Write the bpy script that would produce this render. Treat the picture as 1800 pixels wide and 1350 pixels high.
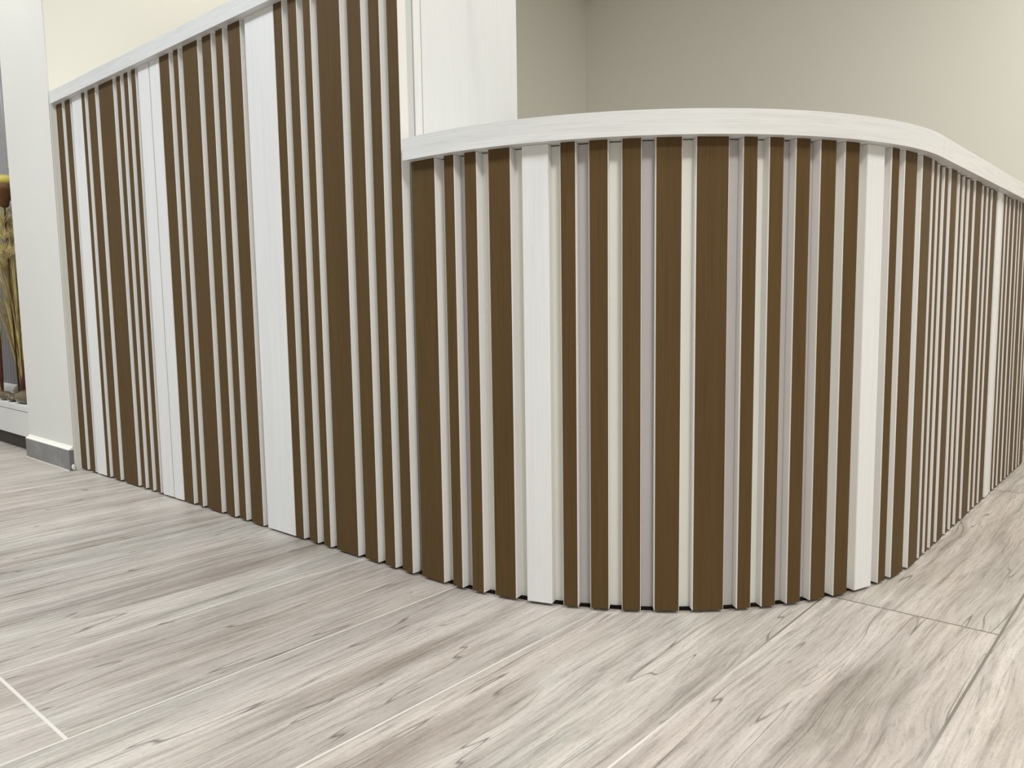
import bpy, bmesh, math, random
from mathutils import Matrix, Vector, noise
random.seed(7)
S = 0.60                      # metres per survey unit (the surveyed camera height)
ZO = 0.0105                    # slats end this far above the floor (units)
sc = bpy.context.scene
COL = sc.collection
for o in list(bpy.data.objects): bpy.data.objects.remove(o)

# ------------------------------------------------------------------ camera
F, PITCH, ROLL, YAW = 1389.24, 0.103544, -0.0146214, 0.7192984
d = Vector((math.cos(YAW)*math.cos(PITCH), math.sin(YAW)*math.cos(PITCH), -math.sin(PITCH)))
rt = Vector((math.sin(YAW), -math.cos(YAW), 0)); up = rt.cross(d)
R2 = rt*math.cos(ROLL) + up*math.sin(ROLL); U2 = -rt*math.sin(ROLL) + up*math.cos(ROLL)
cam = bpy.data.cameras.new('camera'); camo = bpy.data.objects.new('camera', cam); COL.objects.link(camo)
M = Matrix((R2, U2, -d)).transposed().to_4x4(); M.translation = Vector((0, 0, (1+ZO)*S)); camo.matrix_world = M
cam.sensor_width = 36; cam.lens = F/1800*36; cam.clip_start = 0.02; cam.clip_end = 60
sc.camera = camo

# ------------------------------------------------------------------ world, lights, exposure
w = bpy.data.worlds.new('world'); sc.world = w; w.use_nodes = True
w.node_tree.nodes['Background'].inputs[0].default_value = (0.80, 0.86, 1.0, 1)
w.node_tree.nodes['Background'].inputs[1].default_value = 0.30
sc.view_settings.view_transform = 'Standard'; sc.view_settings.look = 'None'
sc.view_settings.exposure = -0.38; sc.view_settings.gamma = 1.0; sc.view_settings.use_curve_mapping = False
CEIL = 4.6
def panel_light(name, x, y, power, col, size=1.0, z=CEIL-0.03):
    l = bpy.data.lights.new(name, 'AREA'); l.shape = 'SQUARE'; l.size = size*S; l.energy = power; l.color = col
    o = bpy.data.objects.new(name, l); COL.objects.link(o); o.location = (x*S, y*S, z*S)
    return o
LIGHTS = [  # x, y, watts, colour
    (-0.2, -1.7, 80, (1.0, 0.99, 0.965)),
    (-1.2, 3.4, 70, (0.86, 0.93, 1.0)),
    (-1.2, 7.2, 44, (0.93, 0.96, 1.0)),
    (2.9, -2.0, 45, (1.0, 0.97, 0.915)),
    (5.6, -0.7, 42, (1.0, 0.965, 0.90)),
]
for i, (x, y, p, c) in enumerate(LIGHTS): panel_light('ceiling_light_lamp', x, y, p, c)
def spot(x, y, power, col, cone=80, z=CEIL-0.02):
    l = bpy.data.lights.new('downlight_lamp', 'SPOT'); l.energy = power; l.color = col
    l.spot_size = math.radians(cone); l.spot_blend = 0.8; l.shadow_soft_size = 0.04
    o = bpy.data.objects.new('downlight_lamp', l); COL.objects.link(o); o.location = (x*S, y*S, z*S)
spot(1.60, 5.75, 110, (1.0, 0.97, 0.88), 60)
spot(2.9, 4.5, 46, (1.0, 0.97, 0.90), 110)

# ------------------------------------------------------------------ helpers
def tag(o, label=None, cat=None, group=None, kind=None):
    if label: o['label'] = label
    if cat: o['category'] = cat
    if group: o['group'] = group
    if kind: o['kind'] = kind
    return o
def V3(x, y, z): return Vector((x*S, y*S, (z+ZO)*S))
def link(name, bm, mats, parent=None, smooth=False):
    me = bpy.data.meshes.new(name); bmesh.ops.recalc_face_normals(bm, faces=bm.faces); bm.to_mesh(me); bm.free()
    for m in (mats if isinstance(mats, (list, tuple)) else [mats]): me.materials.append(m)
    if smooth:
        for p in me.polygons: p.use_smooth = True
    o = bpy.data.objects.new(name, me); COL.objects.link(o)
    if parent: o.parent = parent; o.matrix_parent_inverse = parent.matrix_world.inverted()
    return o
def empty(name, x, y, z=-ZO):
    o = bpy.data.objects.new(name, None); COL.objects.link(o); o.location = V3(x, y, z); o.empty_display_size = .1
    o.matrix_world = Matrix.Translation(V3(x, y, z)); return o
def box(bm, x0, x1, y0, y1, z0, z1, mi=0, bev=0):
    vs = [bm.verts.new(V3(x, y, z)) for x in (x0, x1) for y in (y0, y1) for z in (z0, z1)]
    fs = [bm.faces.new([vs[i] for i in q]) for q in ((0,1,3,2),(4,6,7,5),(0,4,5,1),(2,3,7,6),(0,2,6,4),(1,5,7,3))]
    for f in fs: f.material_index = mi
    if bev:
        es = list({e for f in fs for e in f.edges})
        bmesh.ops.bevel(bm, geom=es, offset=bev*S, segments=2, profile=.5, affect='EDGES')
    return bm
def prism(bm, pts, z0, z1, mi=0, caps=True):
    """vertical prism over plan polygon pts (units)"""
    a = [bm.verts.new(V3(x, y, z0)) for x, y in pts]; b = [bm.verts.new(V3(x, y, z1)) for x, y in pts]
    n = len(pts); fs = []
    for i in range(n):
        f = bm.faces.new((a[i], a[(i+1) % n], b[(i+1) % n], b[i])); f.material_index = mi; fs.append(f)
    if caps: bm.faces.new(a[::-1]).material_index = mi; bm.faces.new(b).material_index = mi
    return fs

# ------------------------------------------------------------------ materials
def newmat(name):
    m = bpy.data.materials.new(name); m.use_nodes = True; nt = m.node_tree
    return m, nt, nt.nodes['Principled BSDF']
def node(nt, t, **kw):
    n = nt.nodes.new(t)
    for k, v in kw.items():
        if k.startswith('i_'): n.inputs[k[2:].replace('_', ' ')].default_value = v
        else: setattr(n, k, v)
    return n
def math_n(nt, op, a, b=None, c=None, clamp=False):
    n = nt.nodes.new('ShaderNodeMath'); n.operation = op; n.use_clamp = clamp
    for i, v in enumerate((a, b, c)):
        if v is None: continue
        if isinstance(v, (int, float)): n.inputs[i].default_value = v
        else: nt.links.new(v, n.inputs[i])
    return n.outputs[0]
def mixc(nt, fac, a, b, mode='MIX'):
    n = nt.nodes.new('ShaderNodeMix'); n.data_type = 'RGBA'; n.blend_type = mode
    for s, v in ((n.inputs[0], fac), (n.inputs[6], a), (n.inputs[7], b)):
        if isinstance(v, (int, float)): s.default_value = v
        elif isinstance(v, tuple): s.default_value = v
        else: nt.links.new(v, s)
    return n.outputs[2]
def ramp(nt, fac, stops):
    n = nt.nodes.new('ShaderNodeValToRGB'); nt.links.new(fac, n.inputs[0])
    el = n.color_ramp.elements
    while len(el) < len(stops): el.new(0.5)
    for e, (p, c) in zip(el, stops): e.position = p; e.color = c if len(c) == 4 else (*c, 1)
    return n.outputs[0]
def srgb(r, g, b):
    f = lambda v: (v/255/12.92 if v/255 <= .04045 else ((v/255+.055)/1.055)**2.4)
    return (f(r), f(g), f(b), 1)
def coords(nt, scale, rnd=True, kind='Object'):
    tc = nt.nodes.new('ShaderNodeTexCoord'); src = tc.outputs[kind]
    if rnd:
        oi = nt.nodes.new('ShaderNodeObjectInfo'); cv = nt.nodes.new('ShaderNodeCombineXYZ')
        nt.links.new(math_n(nt, 'MULTIPLY', oi.outputs['Random'], 37.0), cv.inputs[0])
        nt.links.new(math_n(nt, 'MULTIPLY', oi.outputs['Random'], 91.0), cv.inputs[1])
        nt.links.new(math_n(nt, 'MULTIPLY', oi.outputs['Random'], 17.0), cv.inputs[2])
        ad = nt.nodes.new('ShaderNodeVectorMath'); ad.operation = 'ADD'
        nt.links.new(src, ad.inputs[0]); nt.links.new(cv.outputs[0], ad.inputs[1]); src = ad.outputs[0]
    mp = nt.nodes.new('ShaderNodeMapping'); mp.inputs['Scale'].default_value = scale
    nt.links.new(src, mp.inputs[0]); return mp.outputs[0]
def noise_n(nt, vec, scale, detail=4, rough=.5, dist=0):
    n = nt.nodes.new('ShaderNodeTexNoise'); nt.links.new(vec, n.inputs['Vector'])
    n.inputs['Scale'].default_value = scale; n.inputs['Detail'].default_value = detail
    n.inputs['Roughness'].default_value = rough; n.inputs['Distortion'].default_value = dist
    return n.outputs[0]
def bump(nt, bs, h, strength, dist=.001):
    b = nt.nodes.new('ShaderNodeBump'); b.inputs['Strength'].default_value = strength; b.inputs['Distance'].default_value = dist
    nt.links.new(h, b.inputs['Height']); nt.links.new(b.outputs[0], bs.inputs['Normal'])

def mat_plain(name, c, rough=.6, spec=.3, var=.03, nscale=3):
    m, nt, bs = newmat(name)
    n = noise_n(nt, coords(nt, (1, 1, 1), False), nscale, 3)
    hi = tuple(min(1, v*(1+var)) for v in c[:3])+(1,); lo = tuple(v*(1-var) for v in c[:3])+(1,)
    nt.links.new(ramp(nt, n, [(.3, lo), (.7, hi)]), bs.inputs['Base Color'])
    bs.inputs['Roughness'].default_value = rough; bs.inputs['Specular IOR Level'].default_value = spec
    return m
def mat_laminate(name, c, axis, streak, dark, rough=.45, spec=.4, blotch=.0, btxt=.15):
    """grained foil; axis = direction the grain runs along"""
    m, nt, bs = newmat(name)
    sc1 = {'z': (60, 60, 1.4), 'x': (1.4, 60, 60), 'xy': (2.2, 2.2, 60)}[axis]
    sc2 = {'z': (260, 260, 7), 'x': (7, 260, 260), 'xy': (9, 9, 260)}[axis]
    a = noise_n(nt, coords(nt, sc1), 1.0, 5, .6, .3); b = noise_n(nt, coords(nt, sc2), 1.0, 3, .6)
    base = ramp(nt, a, [(.30, tuple(v*(1-streak) for v in c[:3])), (.62, c), (.8, tuple(min(1, v*(1+streak*.5)) for v in c[:3]))])
    fine = ramp(nt, b, [(.32, (dark, dark, dark)), (.5, (1, 1, 1))])
    col = mixc(nt, 1.0, base, fine, 'MULTIPLY')
    if blotch:
        g = noise_n(nt, coords(nt, {'z': (5, 5, 1.2), 'x': (1.2, 5, 5), 'xy': (1.5, 1.5, 5)}[axis]), 1.0, 4, .6, .5)
        col = mixc(nt, 1.0, col, ramp(nt, g, [(.35, (1-blotch,)*3), (.55, (1, 1, 1))]), 'MULTIPLY')
    nt.links.new(col, bs.inputs['Base Color'])
    bs.inputs['Roughness'].default_value = rough; bs.inputs['Specular IOR Level'].default_value = spec
    bump(nt, bs, b, btxt, .0004)
    return m
M_brown = mat_laminate('brown_foil', (0.108, 0.066, 0.026, 1), 'z', .10, .86, .55, .10, .06)
M_wside = mat_plain('white_slat_side', (0.80, 0.785, 0.765, 1), .5, .35, .02)
M_white = mat_laminate('white_ash_foil_upright', (0.80, 0.80, 0.795, 1), 'z', .035, .95, .42, .4, .05)
M_wend = mat_laminate('white_ash_foil_broad', (0.75, 0.765, 0.77, 1), 'z', .02, .97, .42, .35, .09)
M_wrail = mat_laminate('white_ash_foil_lengthwise', (0.73, 0.73, 0.715, 1), 'xy', .08, .90, .40, .4, .04)
M_base = mat_plain('cream_backing', (0.80, 0.80, 0.735, 1), .55, .3, .02)
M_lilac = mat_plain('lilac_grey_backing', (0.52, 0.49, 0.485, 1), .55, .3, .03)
M_grey_edge = mat_plain('pale_grey_edge', (0.58, 0.60, 0.59, 1), .5, .3, .02)
M_dark = mat_plain('dark_plinth', (0.012, 0.010, 0.009, 1), .8, .1)
M_wall = mat_plain('cream_wall_paint', (0.82, 0.803, 0.73, 1), .75, .2, .01, 1.5)
M_wallg = mat_plain('off_white_wall_paint', (0.74, 0.735, 0.70, 1), .6, .3, .02, 2)
M_ceil = mat_plain('ceiling_paint', (0.80, 0.80, 0.78, 1), .8, .2)
M_cab = mat_plain('white_cabinet_foil', (0.74, 0.735, 0.71, 1), .45, .4)
M_cabdark = mat_plain('dark_brown_plinth', (0.035, 0.028, 0.022, 1), .6, .3)
M_caulk = mat_plain('white_caulk', (0.85, 0.83, 0.76, 1), .5, .4)
def emis(name, c, s):
    m, nt, bs = newmat(name); bs.inputs['Emission Color'].default_value = c; bs.inputs['Emission Strength'].default_value = s
    return m
M_lamp = emis('lamp_diffuser', (1, 1, .97, 1), 3.0)

def mat_floor():
    m, nt, bs = newmat('wood_look_porcelain')
    tc = nt.nodes.new('ShaderNodeTexCoord'); oi = nt.nodes.new('ShaderNodeObjectInfo')
    rnd = oi.outputs['Random']
    sep = nt.nodes.new('ShaderNodeSeparateXYZ'); nt.links.new(tc.outputs['Object'], sep.inputs[0])
    X = math_n(nt, 'ADD', sep.outputs[0], math_n(nt, 'MULTIPLY', rnd, 53.0))
    Y = math_n(nt, 'ADD', sep.outputs[1], math_n(nt, 'MULTIPLY', rnd, 29.0))
    def comb(x, y, z=0.0):
        c = nt.nodes.new('ShaderNodeCombineXYZ')
        for i, v in enumerate((x, y, z)):
            if isinstance(v, (int, float)): c.inputs[i].default_value = v
            else: nt.links.new(v, c.inputs[i])
        return c.outputs[0]
    def mul(a, k): return math_n(nt, 'MULTIPLY', a, k)
    # knots: sparse stretched voronoi, they push the grain aside
    vo = nt.nodes.new('ShaderNodeTexVoronoi'); vo.inputs['Scale'].default_value = 1.0; vo.inputs['Randomness'].default_value = .9
    nt.links.new(comb(mul(X, 2.3), mul(Y, 5.5)), vo.inputs['Vector'])
    kd = vo.outputs['Distance']
    push = math_n(nt, 'MULTIPLY', math_n(nt, 'POWER', 2.718, math_n(nt, 'MULTIPLY', math_n(nt, 'POWER', kd, 2.0), -22.0)), .024)
    wob = mul(math_n(nt, 'SUBTRACT', noise_n(nt, comb(mul(X, 1.6), mul(Y, 3.0)), 1.0, 2), .5), .055)
    Yw = math_n(nt, 'ADD', math_n(nt, 'ADD', Y, wob), push)
    broad = noise_n(nt, comb(mul(X, .9), mul(Yw, 11.0)), 1.0, 5, .62)
    mid = noise_n(nt, comb(mul(X, 1.9), mul(Yw, 62.0), 3.1), 1.0, 6, .65)
    fine = noise_n(nt, comb(mul(X, 14.0), mul(Yw, 210.0), 7.7), 1.0, 4, .7)
    speck = noise_n(nt, comb(mul(X, 110.0), mul(Y, 240.0), 2.0), 1.0, 2, .6)
    tint = noise_n(nt, comb(mul(X, 1.3), mul(Y, 5.0), 11.0), 1.0, 3, .6)
    c = ramp(nt, broad, [(.28, (0.345, 0.308, 0.275)), (.42, (0.450, 0.410, 0.372)), (.55, (0.545, 0.502, 0.460)), (.75, (0.65, 0.603, 0.555))])
    c = mixc(nt, .55, c, ramp(nt, tint, [(.38, (1.035, .995, .975)), (.5, (1, 1, 1)), (.62, (.965, 1.005, .99))]), 'MULTIPLY')
    c = mixc(nt, .9, c, ramp(nt, mid, [(.30, (.60, .585, .57)), (.47, (.98, .98, .98)), (.68, (1.13, 1.13, 1.13))]), 'MULTIPLY')
    c = mixc(nt, .8, c, ramp(nt, fine, [(.30, (.64, .63, .62)), (.50, (1, 1, 1)), (.72, (1.12, 1.12, 1.12))]), 'MULTIPLY')
    c = mixc(nt, .6, c, ramp(nt, speck, [(.33, (.84, .83, .82)), (.5, (1, 1, 1))]), 'MULTIPLY')
    streak = noise_n(nt, comb(mul(X, 1.5), mul(Yw, 7.5), 61.0), 1.0, 4, .6)
    c = mixc(nt, 1.0, c, ramp(nt, streak, [(.36, (.80, .785, .76)), (.47, (1, 1, 1))]), 'MULTIPLY')
    # long thin cracks
    ck = noise_n(nt, comb(mul(X, 1.1), mul(Yw, 15.0), 21.0), 1.0, 2, .5)
    line = math_n(nt, 'SUBTRACT', 1.0, math_n(nt, 'MULTIPLY', math_n(nt, 'ABSOLUTE', math_n(nt, 'SUBTRACT', ck, .47)), 150.0), clamp=True)
    msk = ramp(nt, noise_n(nt, comb(mul(X, 2.6), mul(Y, 9.0), 33.0), 1.0, 2), [(.42, (0, 0, 0)), (.50, (1, 1, 1))])
    line = math_n(nt, 'MULTIPLY', line, msk)
    ck2 = noise_n(nt, comb(mul(X, 2.4), mul(Yw, 60.0), 41.0), 1.0, 2, .5)
    line2 = math_n(nt, 'SUBTRACT', 1.0, math_n(nt, 'MULTIPLY', math_n(nt, 'ABSOLUTE', math_n(nt, 'SUBTRACT', ck2, .50)), 45.0), clamp=True)
    msk2 = ramp(nt, noise_n(nt, comb(mul(X, 5.0), mul(Y, 22.0), 53.0), 1.0, 2), [(.50, (0, 0, 0)), (.60, (1, 1, 1))])
    line2 = math_n(nt, 'MULTIPLY', math_n(nt, 'MULTIPLY', line2, msk2), .55)
    crack = math_n(nt, 'MAXIMUM', line, line2)
    c = mixc(nt, math_n(nt, 'MULTIPLY', crack, .80), c, (0.115, 0.10, 0.085, 1))
    # knot hearts
    sel = math_n(nt, 'GREATER_THAN', nt.nodes.new('ShaderNodeSeparateColor').outputs[0], .6)
    scn = nt.nodes[-2] if False else None
    sepc = [n for n in nt.nodes if n.bl_idname == 'ShaderNodeSeparateColor'][0]
    nt.links.new(vo.outputs['Color'], sepc.inputs[0])
    kn = math_n(nt, 'ADD', kd, mul(math_n(nt, 'SUBTRACT', mid, .5), .25))
    heart = math_n(nt, 'MULTIPLY', math_n(nt, 'SUBTRACT', 1.0, math_n(nt, 'MULTIPLY', kn, 8.0), clamp=True), sel)
    rings = math_n(nt, 'MULTIPLY', math_n(nt, 'POWER', math_n(nt, 'ABSOLUTE', math_n(nt, 'SINE', math_n(nt, 'MULTIPLY', kn, 60.0))), 6.0),
                   math_n(nt, 'SUBTRACT', 1.0, math_n(nt, 'MULTIPLY', kn, 4.2), clamp=True))
    rings = math_n(nt, 'MULTIPLY', math_n(nt, 'MULTIPLY', rings, sel), .5)
    c = mixc(nt, math_n(nt, 'MULTIPLY', heart, .62), c, (0.19, 0.165, 0.135, 1))
    c = mixc(nt, rings, c, (0.15, 0.13, 0.11, 1))
    nt.links.new(c, bs.inputs['Base Color'])
    bs.inputs['Roughness'].default_value = .42; bs.inputs['Specular IOR Level'].default_value = .42
    hgt = math_n(nt, 'SUBTRACT', math_n(nt, 'ADD', mul(fine, .5), mul(mid, .5)), mul(crack, .8))
    bump(nt, bs, hgt, .28, .0008)
    return m
M_floor = mat_floor()
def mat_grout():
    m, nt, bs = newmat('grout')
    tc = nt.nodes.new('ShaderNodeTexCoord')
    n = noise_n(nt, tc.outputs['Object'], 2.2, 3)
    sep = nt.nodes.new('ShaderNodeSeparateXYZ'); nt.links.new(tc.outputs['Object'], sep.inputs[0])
    # the joints turn dark brown nearer the desk front (right), those of the passage stay pale
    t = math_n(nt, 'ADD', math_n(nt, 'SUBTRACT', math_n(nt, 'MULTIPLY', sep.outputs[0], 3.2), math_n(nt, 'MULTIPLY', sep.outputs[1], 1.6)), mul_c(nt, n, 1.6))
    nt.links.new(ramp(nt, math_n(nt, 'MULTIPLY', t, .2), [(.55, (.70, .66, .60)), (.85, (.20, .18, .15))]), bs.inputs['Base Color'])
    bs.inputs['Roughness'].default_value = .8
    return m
def mul_c(nt, a, k): return math_n(nt, 'MULTIPLY', a, k)
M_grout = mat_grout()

def mat_skirt():
    m, nt, bs = newmat('grey_stone_skirting')
    n = noise_n(nt, coords(nt, (1, 1, 1), False), 9, 6, .65, .6)
    nt.links.new(ramp(nt, n, [(.3, (.155, .153, .155)), (.5, (.205, .203, .205)), (.72, (.29, .29, .285))]), bs.inputs['Base Color'])
    bs.inputs['Roughness'].default_value = .35; return m
M_skirt = mat_skirt()

# ------------------------------------------------------------------ setting: floor, walls, ceiling
X0, Y0, CX, CY, RF = 1.8975, 0.7733, 3.1725, 2.0428, 1.2704      # slat-front planes and corner arc
XA, YB, XC = 1.868, 5.28, 7.34                                     # hall wall, side wall, far wall behind the desk
HX0, HY0, HY1 = -6.0, -5.0, 10.5                                   # hall extents
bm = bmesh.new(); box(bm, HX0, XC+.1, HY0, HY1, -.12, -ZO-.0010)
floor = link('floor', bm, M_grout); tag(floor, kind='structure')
rows = [.407, .921, 1.446, 1.966, 2.476, 2.986, 3.500, 4.035]
while rows[-1] < HY1-.5: rows.append(rows[-1]+.5155)
while rows[0] > HY0+.5: rows.insert(0, rows[0]-.5155)
PL = 2.028
starts = {1.966: .631, .407: .631, .921: .631, 1.446: .30, 2.476: .30, 2.986: .631, 3.500: .30}
mesh_cache = {}
npl = 0
GW = .0068
for r in range(len(rows)-1):
    y0, y1 = rows[r], rows[r+1]
    s = starts.get(round(y0, 3), .30 if r % 2 else .631)
    if -.2 < y0 < 0: s = 1.35
    x = s - PL*math.ceil((s-HX0)/PL)
    while x < XC:
        a, b = x, x+PL; x += PL
        if a > XC-.2 or b < HX0+.2: continue
        # planks wholly under the desk, or far outside what the hall corner shows, are left to the screed
        if b < -2.2 or y1 < -1.8: continue
        if a > 2.4 and y0 > 2.2 and y0 < YB: 
            pass
        key = round(y1-y0, 3)
        if key not in mesh_cache:
            bm = bmesh.new(); hw = (y1-y0)/2-GW/2; hl = PL/2-.0045
            t = .0009
            vs = [(-hl, -hw), (hl, -hw), (hl, hw), (-hl, hw)]
            e = .0008
            def ring(k, z): return [bm.verts.new(Vector((vx*k[0]*S, vy*k[1]*S, z*S))) for vx, vy in vs]
            lo = ring((1, 1), -t); md = ring((1, 1), -e); tp = ring(((hl-e)/hl, (hw-e)/hw), 0)
            for p, q in ((lo, md), (md, tp)):
                for i in range(4): bm.faces.new((p[i], p[(i+1) % 4], q[(i+1) % 4], q[i]))
            bm.faces.new(tp)
            me = bpy.data.meshes.new('plank'); bmesh.ops.recalc_face_normals(bm, faces=bm.faces); bm.to_mesh(me); bm.free(); me.materials.append(M_floor)
            mesh_cache[key] = me
        o = bpy.data.objects.new('plank', mesh_cache[key]); COL.objects.link(o)
        o.location = ((a+b)/2*S, (y0+y1)/2*S, 0.0); o.parent = floor
        npl += 1

def wall(name, x0, x1, y0, y1, z0, z1, m):
    bm = bmesh.new(); box(bm, x0, x1, y0, y1, z0, z1); return tag(link(name, bm, m), kind='structure')
wall('wall_side', XA, XC+.25, YB, 6.06, -ZO, CEIL, [M_wall])
# hall face of that wall block is the greyer paint: a thin render coat
wall('wall_hall', XA-.008, XA+.002, YB+.002, 6.06, -ZO, CEIL, M_wallg)
wall('wall_far', XC, XC+.25, HY0, YB, -ZO, CEIL, M_wall)
wall('wall_back', HX0-.2, HX0, HY0, HY1, -ZO, CEIL, M_wallg)
wall('wall_front', HX0, XC, HY0-.2, HY0, -ZO, CEIL, M_wallg)
wall('wall_end', HX0, XC, HY1, HY1+.2, -ZO, CEIL, M_wallg)
wall('wall_niche', 2.375, 2.60, 6.06, HY1, -ZO, CEIL, M_wallg)
wall('ceiling', HX0, XC+.2, HY0, HY1, CEIL, CEIL+.15, M_ceil)

wall('shade_box_1', 6.25, XC-.002, 3.75, YB-.002, 4.29, CEIL-.002, M_wall)  # unseen box added above the far corner to darken the walls below it
# skirting on the hall wall, bright painted ledge above it, caulk bead
bm = bmesh.new(); box(bm, XA-.036, XA-.009, YB+.005, 5.474, -ZO+.002, .118, bev=.002)
sk = link('baseboard_hall', bm, M_skirt); tag(sk, kind='structure')
bm = bmesh.new(); box(bm, XA-.036, XA-.009, 5.477, 6.055, -ZO+.002, .118, bev=.002)
s2 = link('baseboard_piece', bm, M_skirt, sk)
bm = bmesh.new()
prof = [(XA-.036, .1185), (XA-.036, .1215), (XA-.020, .1300), (XA-.009, .1420), (XA-.009, .1185)]
va = [bm.verts.new(V3(x, YB+.006, z)) for x, z in prof]; vb = [bm.verts.new(V3(x, 6.055, z)) for x, z in prof]
for i in range(5): bm.faces.new((va[i], va[(i+1) % 5], vb[(i+1) % 5], vb[i]))
bm.faces.new(va); bm.faces.new(vb)
link('paint_ledge', bm, M_caulk, sk)
bm = bmesh.new(); box(bm, XA-.040, XA-.037, YB+.012, 6.05, -ZO, -ZO+.004)
link('grout_bead', bm, M_caulk, sk)
# lump of caulk at the corner
bm = bmesh.new(); bmesh.ops.create_icosphere(bm, subdivisions=3, radius=.009*S)
for v in bm.verts:
    v.co *= 1+.5*noise.noise(v.co*260); v.co.z *= 1.9; v.co.x += .004*S*noise.noise(v.co*500); v.co += V3(XA-.018, YB-.006, .012)
link('caulk_lump', bm, M_caulk, sk, True)

# ceiling fittings (out of frame, they are what lights the place)
for i, (x, y, p, c) in enumerate(LIGHTS):
    r = empty('ceiling_light', x, y, CEIL)
    tag(r, ['square ceiling light panel above the near hall, nearest the desk front', 'square ceiling light panel above the hall before the partition', 'square ceiling light panel above the hall before the display niche',
             'square ceiling light panel in front of the curved corner', 'square ceiling light panel in front of the desk end on the right'][i], 'light', 'flush ceiling light panels')
    bm = bmesh.new(); box(bm, x-.53, x+.53, y-.53, y+.53, CEIL-.022, CEIL-.001); link('frame', bm, M_ceil, r)

# ------------------------------------------------------------------ slats
DEP = .0365
def slat_bm(ax, ay, bx, by, z0, z1, dep=DEP):
    """slat whose front face runs from (ax,ay) to (bx,by); room is on the right-hand side going a->b"""
    t = Vector((bx-ax, by-ay)); L = t.length; t /= L; n = Vector((-t.y, t.x))     # n points into the wall
    e = .0022
    P = lambda s, q: (ax+t.x*s+n.x*q, ay+t.y*s+n.y*q)
    prof = [P(0, dep), P(0, e), P(e*.8, 0), P(L-e*.8, 0), P(L, e), P(L, dep)]
    bm = bmesh.new(); fs = prism(bm, prof, z0, z1, 1)
    fs[2].material_index = 0
    return bm
MB, MW = [M_brown, M_wside], [M_white, M_wside]
PT_TOP, CT_TOP = 2.2155, 1.4905

# ---- partition screen (left)
LEFT = [('b',5.274,5.1801),('b',5.1389,5.0571),('w',5.0316,4.8987),('b',4.8922,4.8438),('b',4.8031,4.6999),('b',4.6548,4.4657),('b',4.425,4.3729),('b',4.3341,4.282),('b',4.2442,4.193),('w',4.166,4.0484),('w',4.0377,3.9369),('b',3.9284,3.827),('b',3.7862,3.7357),('b',3.6928,3.55),('b',3.5086,3.4267),('b',3.3871,3.3258),('b',3.2823,3.18),('w',3.1443,2.9277),('b',2.9235,2.8616),('b',2.8227,2.7612),('b',2.7203,2.6704),('b',2.6314,2.4876),('b',2.4455,2.3639),('b',2.3237,2.2622),('b',2.2241,2.1638)]
YE = 2.164
part = empty('partition_screen', 2.2, 3.7)
tag(part, 'tall white partition clad in brown and white vertical slats, left of the desk', 'partition')
for k, a, b in LEFT:
    o = link('slat', slat_bm(X0, a, X0, b, 0, PT_TOP), MW if k == 'w' else MB, part)
    if k == 'w': o['label'] = 'broad white slat'
bm = bmesh.new(); box(bm, X0+DEP+.0005, X0+.0695, YE+.006, YB-.004, 0, PT_TOP); link('backing_panel', bm, M_base, part)
bm = bmesh.new(); box(bm, X0+.07, 1.9620, YE+.007, YE+.02, 0, PT_TOP); bm.free()
bm = bmesh.new(); box(bm, X0+DEP+.001, 1.9640, YE+.003, YE+.0055, 0, PT_TOP); e_ = link('edge_strip', bm, M_grey_edge, part); e_['label'] = 'pale grey recessed edge strip'
bm = bmesh.new(); box(bm, 1.9650+.003, 2.0030, YE-.001, YE+.02, 0, PT_TOP, bev=.0012); link('corner_trim', bm, M_white, part)
bm = bmesh.new(); box(bm, 2.0050, 2.527, YE-.002, YE+.03, 0, PT_TOP, bev=.0012); e_ = link('end_panel', bm, M_wend, part); e_['label'] = 'broad white wood-look end panel'
bm = bmesh.new(); box(bm, 1.968, 2.520, YE+.031, YB-.004, 0, PT_TOP); link('core', bm, M_base, part)
bm = bmesh.new(); box(bm, X0-.035, 2.540, YE-.01, YB-.012, PT_TOP+.0005, 2.2875, bev=.0015); e_ = link('cap_rail', bm, M_wrail, part); e_['label'] = 'white rail capping the partition'
bm = bmesh.new(); box(bm, X0+.03, 2.50, YE+.03, YB-.02, -ZO, -.0003); link('plinth', bm, M_dark, part)

# ---- reception counter (corner arc and right run)
cnt = empty('reception_counter', 3.3, 1.4)
tag(cnt, 'curved reception counter clad in brown and white slats under a white top', 'counter')
CURVE = [('b',-3.55,1.83),('b',3.703,5.786),('b',7.672,9.932),('b',11.929,15.614),('w',17.419,21.387),('b',23.144,25.408),('b',27.238,29.968),('b',31.822,34.547),('b',36.461,40.093),('b',42.005,46.604),('b',48.61,50.768),('b',52.468,54.733),('b',56.612,59.012),('b',60.72,63.573),('b',65.211,68.123),('w',69.845,73.874),('b',75.676,77.887),('b',79.602,83.96),('b',86.245,91.3)]
def arc(r, a):
    """plan point at radius r; before the arc the face is straight along y, after it straight along x"""
    if a < 0: return (CX-r, CY+RF*math.tan(math.radians(-a)))
    if a > 90: return (CX+RF*math.tan(math.radians(a-90)), CY-r)
    t = math.radians(a); return (CX-r*math.cos(t), CY-r*math.sin(t))
for k, a, b in CURVE:
    p, q = arc(RF, a), arc(RF, b)
    o = link('slat', slat_bm(*p, *q, 0, CT_TOP), MW if k == 'w' else MB, cnt)
    if k == 'w': o['label'] = 'broad white slat'
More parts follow.
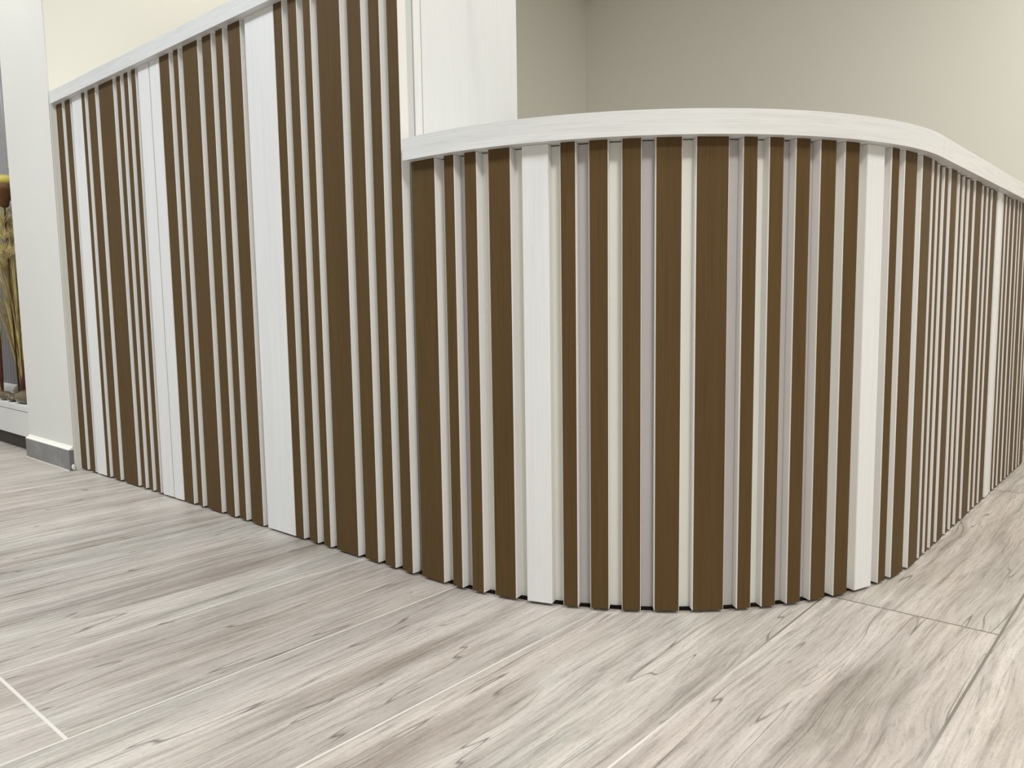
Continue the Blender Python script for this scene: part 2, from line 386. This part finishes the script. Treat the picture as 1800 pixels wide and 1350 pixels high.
RIGHT = [('b',3.2340,3.2790),('b',3.3123,3.3527),('b',3.3957,3.4504),('b',3.4946,3.5935),('b',3.6379,3.6793),('b',3.7245,3.7676),('b',3.8157,3.8888),('b',3.9307,4.0541),('b',4.0931,4.1499),('b',4.1905,4.2483),('b',4.288,4.3882),('w',4.4302,4.5292),('b',4.5577,4.6085),('b',4.6453,4.7084),('b',4.7452,4.8249),('b',4.8633,4.9449),('b',4.9732,5.0273),('b',5.0598,5.167),('b',5.1994,5.2783),('b',5.31,5.362),('b',5.392,5.503)]
short = {1: .007, 2: .006, 4: .006, 5: .005, 6: .007, 8: .006, 9: .005, 10: .005, 13: .005, 14: .006}
for i, (k, a, b) in enumerate(RIGHT):
    o = link('slat', slat_bm(a, Y0, b, Y0, 0, CT_TOP-short.get(i, 0)), MW if k == 'w' else MB, cnt)
    if k == 'w': o['label'] = 'broad white slat'
XE = 5.505
def shell(r0, r1, z0, z1, m, name, a0=-5.4, x1=XE, parent=cnt, mi=0):
    angs = [a0] + [i*90/60 for i in range(61)]
    out = [arc(r0, a) for a in angs] + [(x1, CY-r0)]
    inn = [arc(r1, a) for a in angs] + [(x1, CY-r1)]
    bm = bmesh.new()
    o0 = [bm.verts.new(V3(*p, z0)) for p in out]; o1 = [bm.verts.new(V3(*p, z1)) for p in out]
    i0 = [bm.verts.new(V3(*p, z0)) for p in inn]; i1 = [bm.verts.new(V3(*p, z1)) for p in inn]
    for j in range(len(out)-1):
        for q in ((o0[j], o0[j+1], o1[j+1], o1[j]), (i0[j+1], i0[j], i1[j], i1[j+1]), (o1[j], o1[j+1], i1[j+1], i1[j]), (o0[j+1], o0[j], i0[j], i0[j+1])): bm.faces.new(q)
    bm.faces.new((o0[0], o1[0], i1[0], i0[0])); bm.faces.new((o0[-1], i0[-1], i1[-1], o1[-1]))
    return bm
e_ = link('backing_panel', shell(RF-DEP-.0005, RF-DEP-.035, 0, CT_TOP-.003, 0, ''), M_base, cnt); e_['label'] = 'cream curved board behind the slats'
link('plinth', shell(RF-.028, RF-DEP-.10, -ZO, -.0003, 0, ''), M_dark, cnt)
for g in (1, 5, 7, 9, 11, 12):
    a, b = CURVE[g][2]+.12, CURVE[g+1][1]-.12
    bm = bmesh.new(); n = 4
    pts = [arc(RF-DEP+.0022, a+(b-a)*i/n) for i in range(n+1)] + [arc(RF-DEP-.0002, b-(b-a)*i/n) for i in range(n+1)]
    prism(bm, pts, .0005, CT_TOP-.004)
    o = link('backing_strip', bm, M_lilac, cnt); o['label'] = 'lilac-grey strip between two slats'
# the top: outer edge .035 proud of the slats
RT = RF+.035
angs = [i*90/72 for i in range(73)]
outl = [(CX-RT, 2.125)] + [arc(RT, a) for a in angs] + [(XE+.02, CY-RT)]
inner = [(XE+.02, CY-RT+.52)] + [arc(RT-.52, a) for a in reversed(angs)] + [(CX-RT+.52, YE-.006), (1.945, YE-.006), (1.945, 2.125)]
bm = bmesh.new(); poly = outl+inner
a_ = [bm.verts.new(V3(x, y, CT_TOP+.0008)) for x, y in poly]; b_ = [bm.verts.new(V3(x, y, 1.5662)) for x, y in poly]
n = len(poly); edges = []
for i in range(n): bm.faces.new((a_[i], a_[(i+1) % n], b_[(i+1) % n], b_[i]))
fb = bm.faces.new(a_[::-1]); ft = bm.faces.new(b_)
ee = [e for e in ft.edges] + [e for e in fb.edges]
bmesh.ops.bevel(bm, geom=ee, offset=.0016*S, segments=2, profile=.5, affect='EDGES')
bmesh.ops.triangulate(bm, faces=[f for f in bm.faces if len(f.verts) > 4])
ct = link('countertop', bm, M_wrail, cnt); ct['label'] = 'thick white wood-look top'
# tiny joint in the edge band where the arc meets the straight run
bm = bmesh.new(); box(bm, CX+.035, CX+.0362, CY-RT-.0004, CY-RT+.002, CT_TOP+.003, 1.5640); link('edge_joint', bm, M_grey_edge, ct)

# ------------------------------------------------------------------ niche cabinet with pebbles and dried grasses (far left)
cab = empty('low_cabinet', 2.13, 7.4)
tag(cab, 'low white display cabinet behind the end of the off-white hall wall', 'cabinet')
CY0, CY1 = 6.066, 9.6
bm = bmesh.new(); box(bm, 1.90, 2.372, CY0, CY1, .277, .315, bev=.001); link('top', bm, M_cab, cab)
bm = bmesh.new(); box(bm, 1.925, 2.372, CY0, CY1, .095, .2765); link('body', bm, M_cab, cab)
bm = bmesh.new(); box(bm, 1.902, 1.924, CY0+.035, 8.2, .094, .272, bev=.001); link('door', bm, M_cab, cab)
bm = bmesh.new(); box(bm, 1.902, 1.924, 8.208, CY1, .094, .272, bev=.001); link('door', bm, M_cab, cab)
bm = bmesh.new(); box(bm, 1.902, 1.924, CY0, CY0+.028, .094, .272, bev=.001); link('filler', bm, M_cab, cab)
bm = bmesh.new(); box(bm, 1.930, 2.35, CY0, CY1, -ZO, .0945); link('plinth', bm, M_cabdark, cab)
# corrugated translucent-looking backdrop sheet
m_sheet = mat_plain('pale_violet_grey_sheet', (0.40, 0.395, 0.405, 1), .35, .5, .04)
bm = bmesh.new(); NS = 520; yy0, yy1 = CY0+.01, 9.2
prev = None
for i in range(NS+1):
    y = yy0+(yy1-yy0)*i/NS; x = 2.352+.014*math.sin(y*2*math.pi/.075)
    c = (bm.verts.new(V3(x, y, .3405)), bm.verts.new(V3(x, y, CEIL-.02)))
    if prev: bm.faces.new((prev[0], c[0], c[1], prev[1]))
    prev = c
o = link('corrugated_sheet', bm, m_sheet, None, True)
sm = o.modifiers.new('thick', 'SOLIDIFY'); sm.thickness = .002
tag(o, 'pale grey corrugated backdrop sheet behind the dried grasses', 'panel')
bm = bmesh.new(); box(bm, 2.335, 2.372, CY0+.005, 9.2, .3155, .340, bev=.001)
link('foot_rail', bm, M_cab, o)
# pebbles
m_peb = mat_laminate('olive_brown_polished_stone', (0.155, 0.118, 0.070, 1), 'xy', .35, .8, .18, .5, .2, .0)
def pebble(x, y, z, a, b, c, rz, seed, label):
    bm = bmesh.new(); bmesh.ops.create_icosphere(bm, subdivisions=3, radius=1)
    for v in bm.verts:
        k = 1+.16*noise.noise(v.co*1.1+Vector((seed, 0, 0))); v.co = Vector((v.co.x*a*k, v.co.y*b*k, v.co.z*c*k))*S
    bmesh.ops.rotate(bm, verts=bm.verts, cent=(0, 0, 0), matrix=Matrix.Rotation(rz, 3, 'Z'))
    zmin = min(v.co.z for v in bm.verts)
    o = link('pebble', bm, m_peb, None, True); o.location = V3(x, y, z)-Vector((0, 0, zmin))
    tag(o, label, 'stone', 'polished stones on the cabinet top'); return o
ZT = .3155
pebble(1.965, 6.43, ZT, .05, .125, .045, .1, 1, 'largest glossy olive-brown stone at the front, beside the wall end')
pebble(1.95, 6.66, ZT, .035, .055, .026, -.3, 2, 'small olive-brown stone just left of the largest one')
pebble(1.96, 6.83, ZT, .045, .075, .032, .2, 3, 'glossy olive-brown stone at the left picture edge')
pebble(2.03, 6.60, ZT, .05, .085, .040, .4, 4, 'dark flat stone in the second row, behind the small one')
pebble(2.10, 6.97, ZT, .05, .08, .045, -.2, 5, 'dark stone in the second row at the left picture edge')
pebble(2.23, 7.25, ZT, .055, .12, .042, .15, 6, 'dark rounded stone at the back, near the backdrop sheet')
pebble(2.24, 6.98, ZT, .045, .09, .045, .3, 7, 'brown stone at the back against the reddish stalks')

# dried grasses
def tube(bm, pts, rads, n=6, mi=0):
    rings = []
    for i, p in enumerate(pts):
        t = (pts[min(i+1, len(pts)-1)]-pts[max(i-1, 0)]).normalized()
        u = t.cross(Vector((.3, .9, .1))).normalized(); v = t.cross(u)
        rings.append([bm.verts.new(p+(u*math.cos(2*math.pi*k/n)+v*math.sin(2*math.pi*k/n))*rads[i]) for k in range(n)])
    for a, b in zip(rings, rings[1:]):
        for k in range(n): bm.faces.new((a[k], a[(k+1) % n], b[(k+1) % n], b[k])).material_index = mi
    bm.faces.new(rings[0]); bm.faces.new(rings[-1])
m_grass = [mat_plain('dry_grass_olive', (0.36, 0.27, 0.08, 1), .7, .2, .3, 40), mat_plain('dry_grass_straw', (0.62, 0.52, 0.26, 1), .7, .2, .25, 40), mat_plain('dry_grass_brown', (0.17, 0.085, 0.03, 1), .7, .2, .3, 40)]
m_red = mat_plain('dark_red_sheath', (0.10, 0.028, 0.014, 1), .5, .3, .3, 30)
def bunch(cx, cy, seed, label, n=170, lean=0):
    rr = random.Random(seed)
    root = empty('dried_grass_bunch', cx, cy, ZT); tag(root, label, 'dried plant', 'dried grass bunches')
    bm = bmesh.new()
    for i in range(n):
        a = rr.uniform(0, 2*math.pi); sp = min(abs(rr.gauss(0, 1)), 1.9)*.13
        h = rr.uniform(.75, 1.42); dy = sp*math.cos(a)*1.5*(.6 if lean else 1)+abs(lean)*.22; dx = max(-.16, min(.10, sp*math.sin(a)*.5))
        b0 = V3(cx+rr.uniform(-.02, .02), cy+rr.uniform(-.03, .03), ZT)
        pts = []; 
        for k in range(7):
            t = k/6; pts.append(b0+Vector((dx*t**1.3, dy*t**1.4, h*t*(1-.05*t)))*S)
        r = rr.uniform(.0012, .0026)*S*1.6
        tube(bm, pts, [r*1.6, r*1.5, r*1.3, r, r*.8, r*.6, r*.3], 4, rr.choice([0, 0, 0, 1, 1, 2]))
    o = link('stem', bm, m_grass, root); tag(o, kind='stuff')
    # fluffy heads
    bm = bmesh.new()
    for i in range(70):
        a = rr.uniform(-1, 1); hz = rr.uniform(.95, 1.40)
        c = V3(cx+rr.uniform(-.12, .07), cy+a*.20*(.6 if lean else 1)+abs(lean)*.22, ZT+hz)
        for k in range(46):
            q = Vector((rr.gauss(0, .3), rr.gauss(0, .45), rr.uniform(.3, 1))).normalized()
            L = rr.uniform(.05, .13)*S
            tube(bm, [c, c+q*L*.6, c+q*L+Vector((0, 0, -.1*L))], [.0012*S, .0010*S, .0003*S], 3, rr.choice([0, 1, 1]))
    o = link('seed_heads', bm, m_grass, root); tag(o, kind='stuff')
    # reddish sheaths low down
    for i in range(7):
        a = (i-3)/3
        b0 = V3(cx+rr.uniform(-.03, .03), cy+a*.03, ZT)
        pts = [b0+Vector((0, a*.10*t**1.2, t*rr.uniform(.50, .56)))*S for t in (0, .25, .5, .75, 1)]
        bm = bmesh.new(); tube(bm, pts, [.012*S, .014*S, .011*S, .007*S, .002*S], 6)
        o = link('sheath', bm, m_red, root, True); o['label'] = 'dark red leaf sheath'
    return root
b1 = bunch(2.10, 6.84, 3, 'olive dried grass bunch with yellow-capped pods, nearest the wall end', 380)
b2 = bunch(2.10, 7.50, 5, 'olive and straw dried grass bunch at the left picture edge', lean=-1.0)
# pods: yellow cap over a brown cone on a thin stalk
m_cap = mat_plain('yellow_pod_cap', (0.55, 0.46, 0.10, 1), .5, .3, .12, 20)
m_cone = mat_plain('brown_pod_cone', (0.12, 0.055, 0.018, 1), .55, .3, .3, 20)
m_stalk = mat_plain('dark_stalk', (0.055, 0.032, 0.018, 1), .6, .2)
def lathe(bm, prof, n=20, off=Vector((0, 0, 0))):
    rings = [[bm.verts.new(off+Vector((r*math.cos(2*math.pi*k/n), r*math.sin(2*math.pi*k/n), z))*S) for k in range(n)] for r, z in prof]
    for a, b in zip(rings, rings[1:]):
        for k in range(n): bm.faces.new((a[k], a[(k+1) % n], b[(k+1) % n], b[k]))
    bm.faces.new(rings[0][::-1]); bm.faces.new(rings[-1])
def pod(r, x, y, ztop, sc_):
    zc = ztop-.06*sc_
    off = V3(x, y, zc)
    bm = bmesh.new(); lathe(bm, [(.092*sc_, -.012*sc_), (.098*sc_, .006*sc_), (.094*sc_, .026*sc_), (.078*sc_, .044*sc_), (.045*sc_, .056*sc_), (.008*sc_, .060*sc_)], 24, off); link('pod_cap', bm, m_cap, r, True)
    bm = bmesh.new(); lathe(bm, [(.020*sc_, -.175*sc_), (.030*sc_, -.165*sc_), (.036*sc_, -.13*sc_), (.062*sc_, -.10*sc_), (.088*sc_, -.055*sc_), (.093*sc_, -.013*sc_)], 24, off); link('pod_cone', bm, m_cone, r, True)
    bm = bmesh.new(); p1 = V3(x, y, zc-.174*sc_); p0 = V3(x+.02, y+.06, ZT)
    tube(bm, [p0, p0.lerp(p1, .5)+Vector((0, .01, 0)), p1], [.006*S]*3, 6); link('stalk', bm, m_stalk, r, True)
    return r
pod(b1, 2.02, 6.735, 1.985, 1.0)
pod(b1, 2.22, 7.02, 2.13, .72)
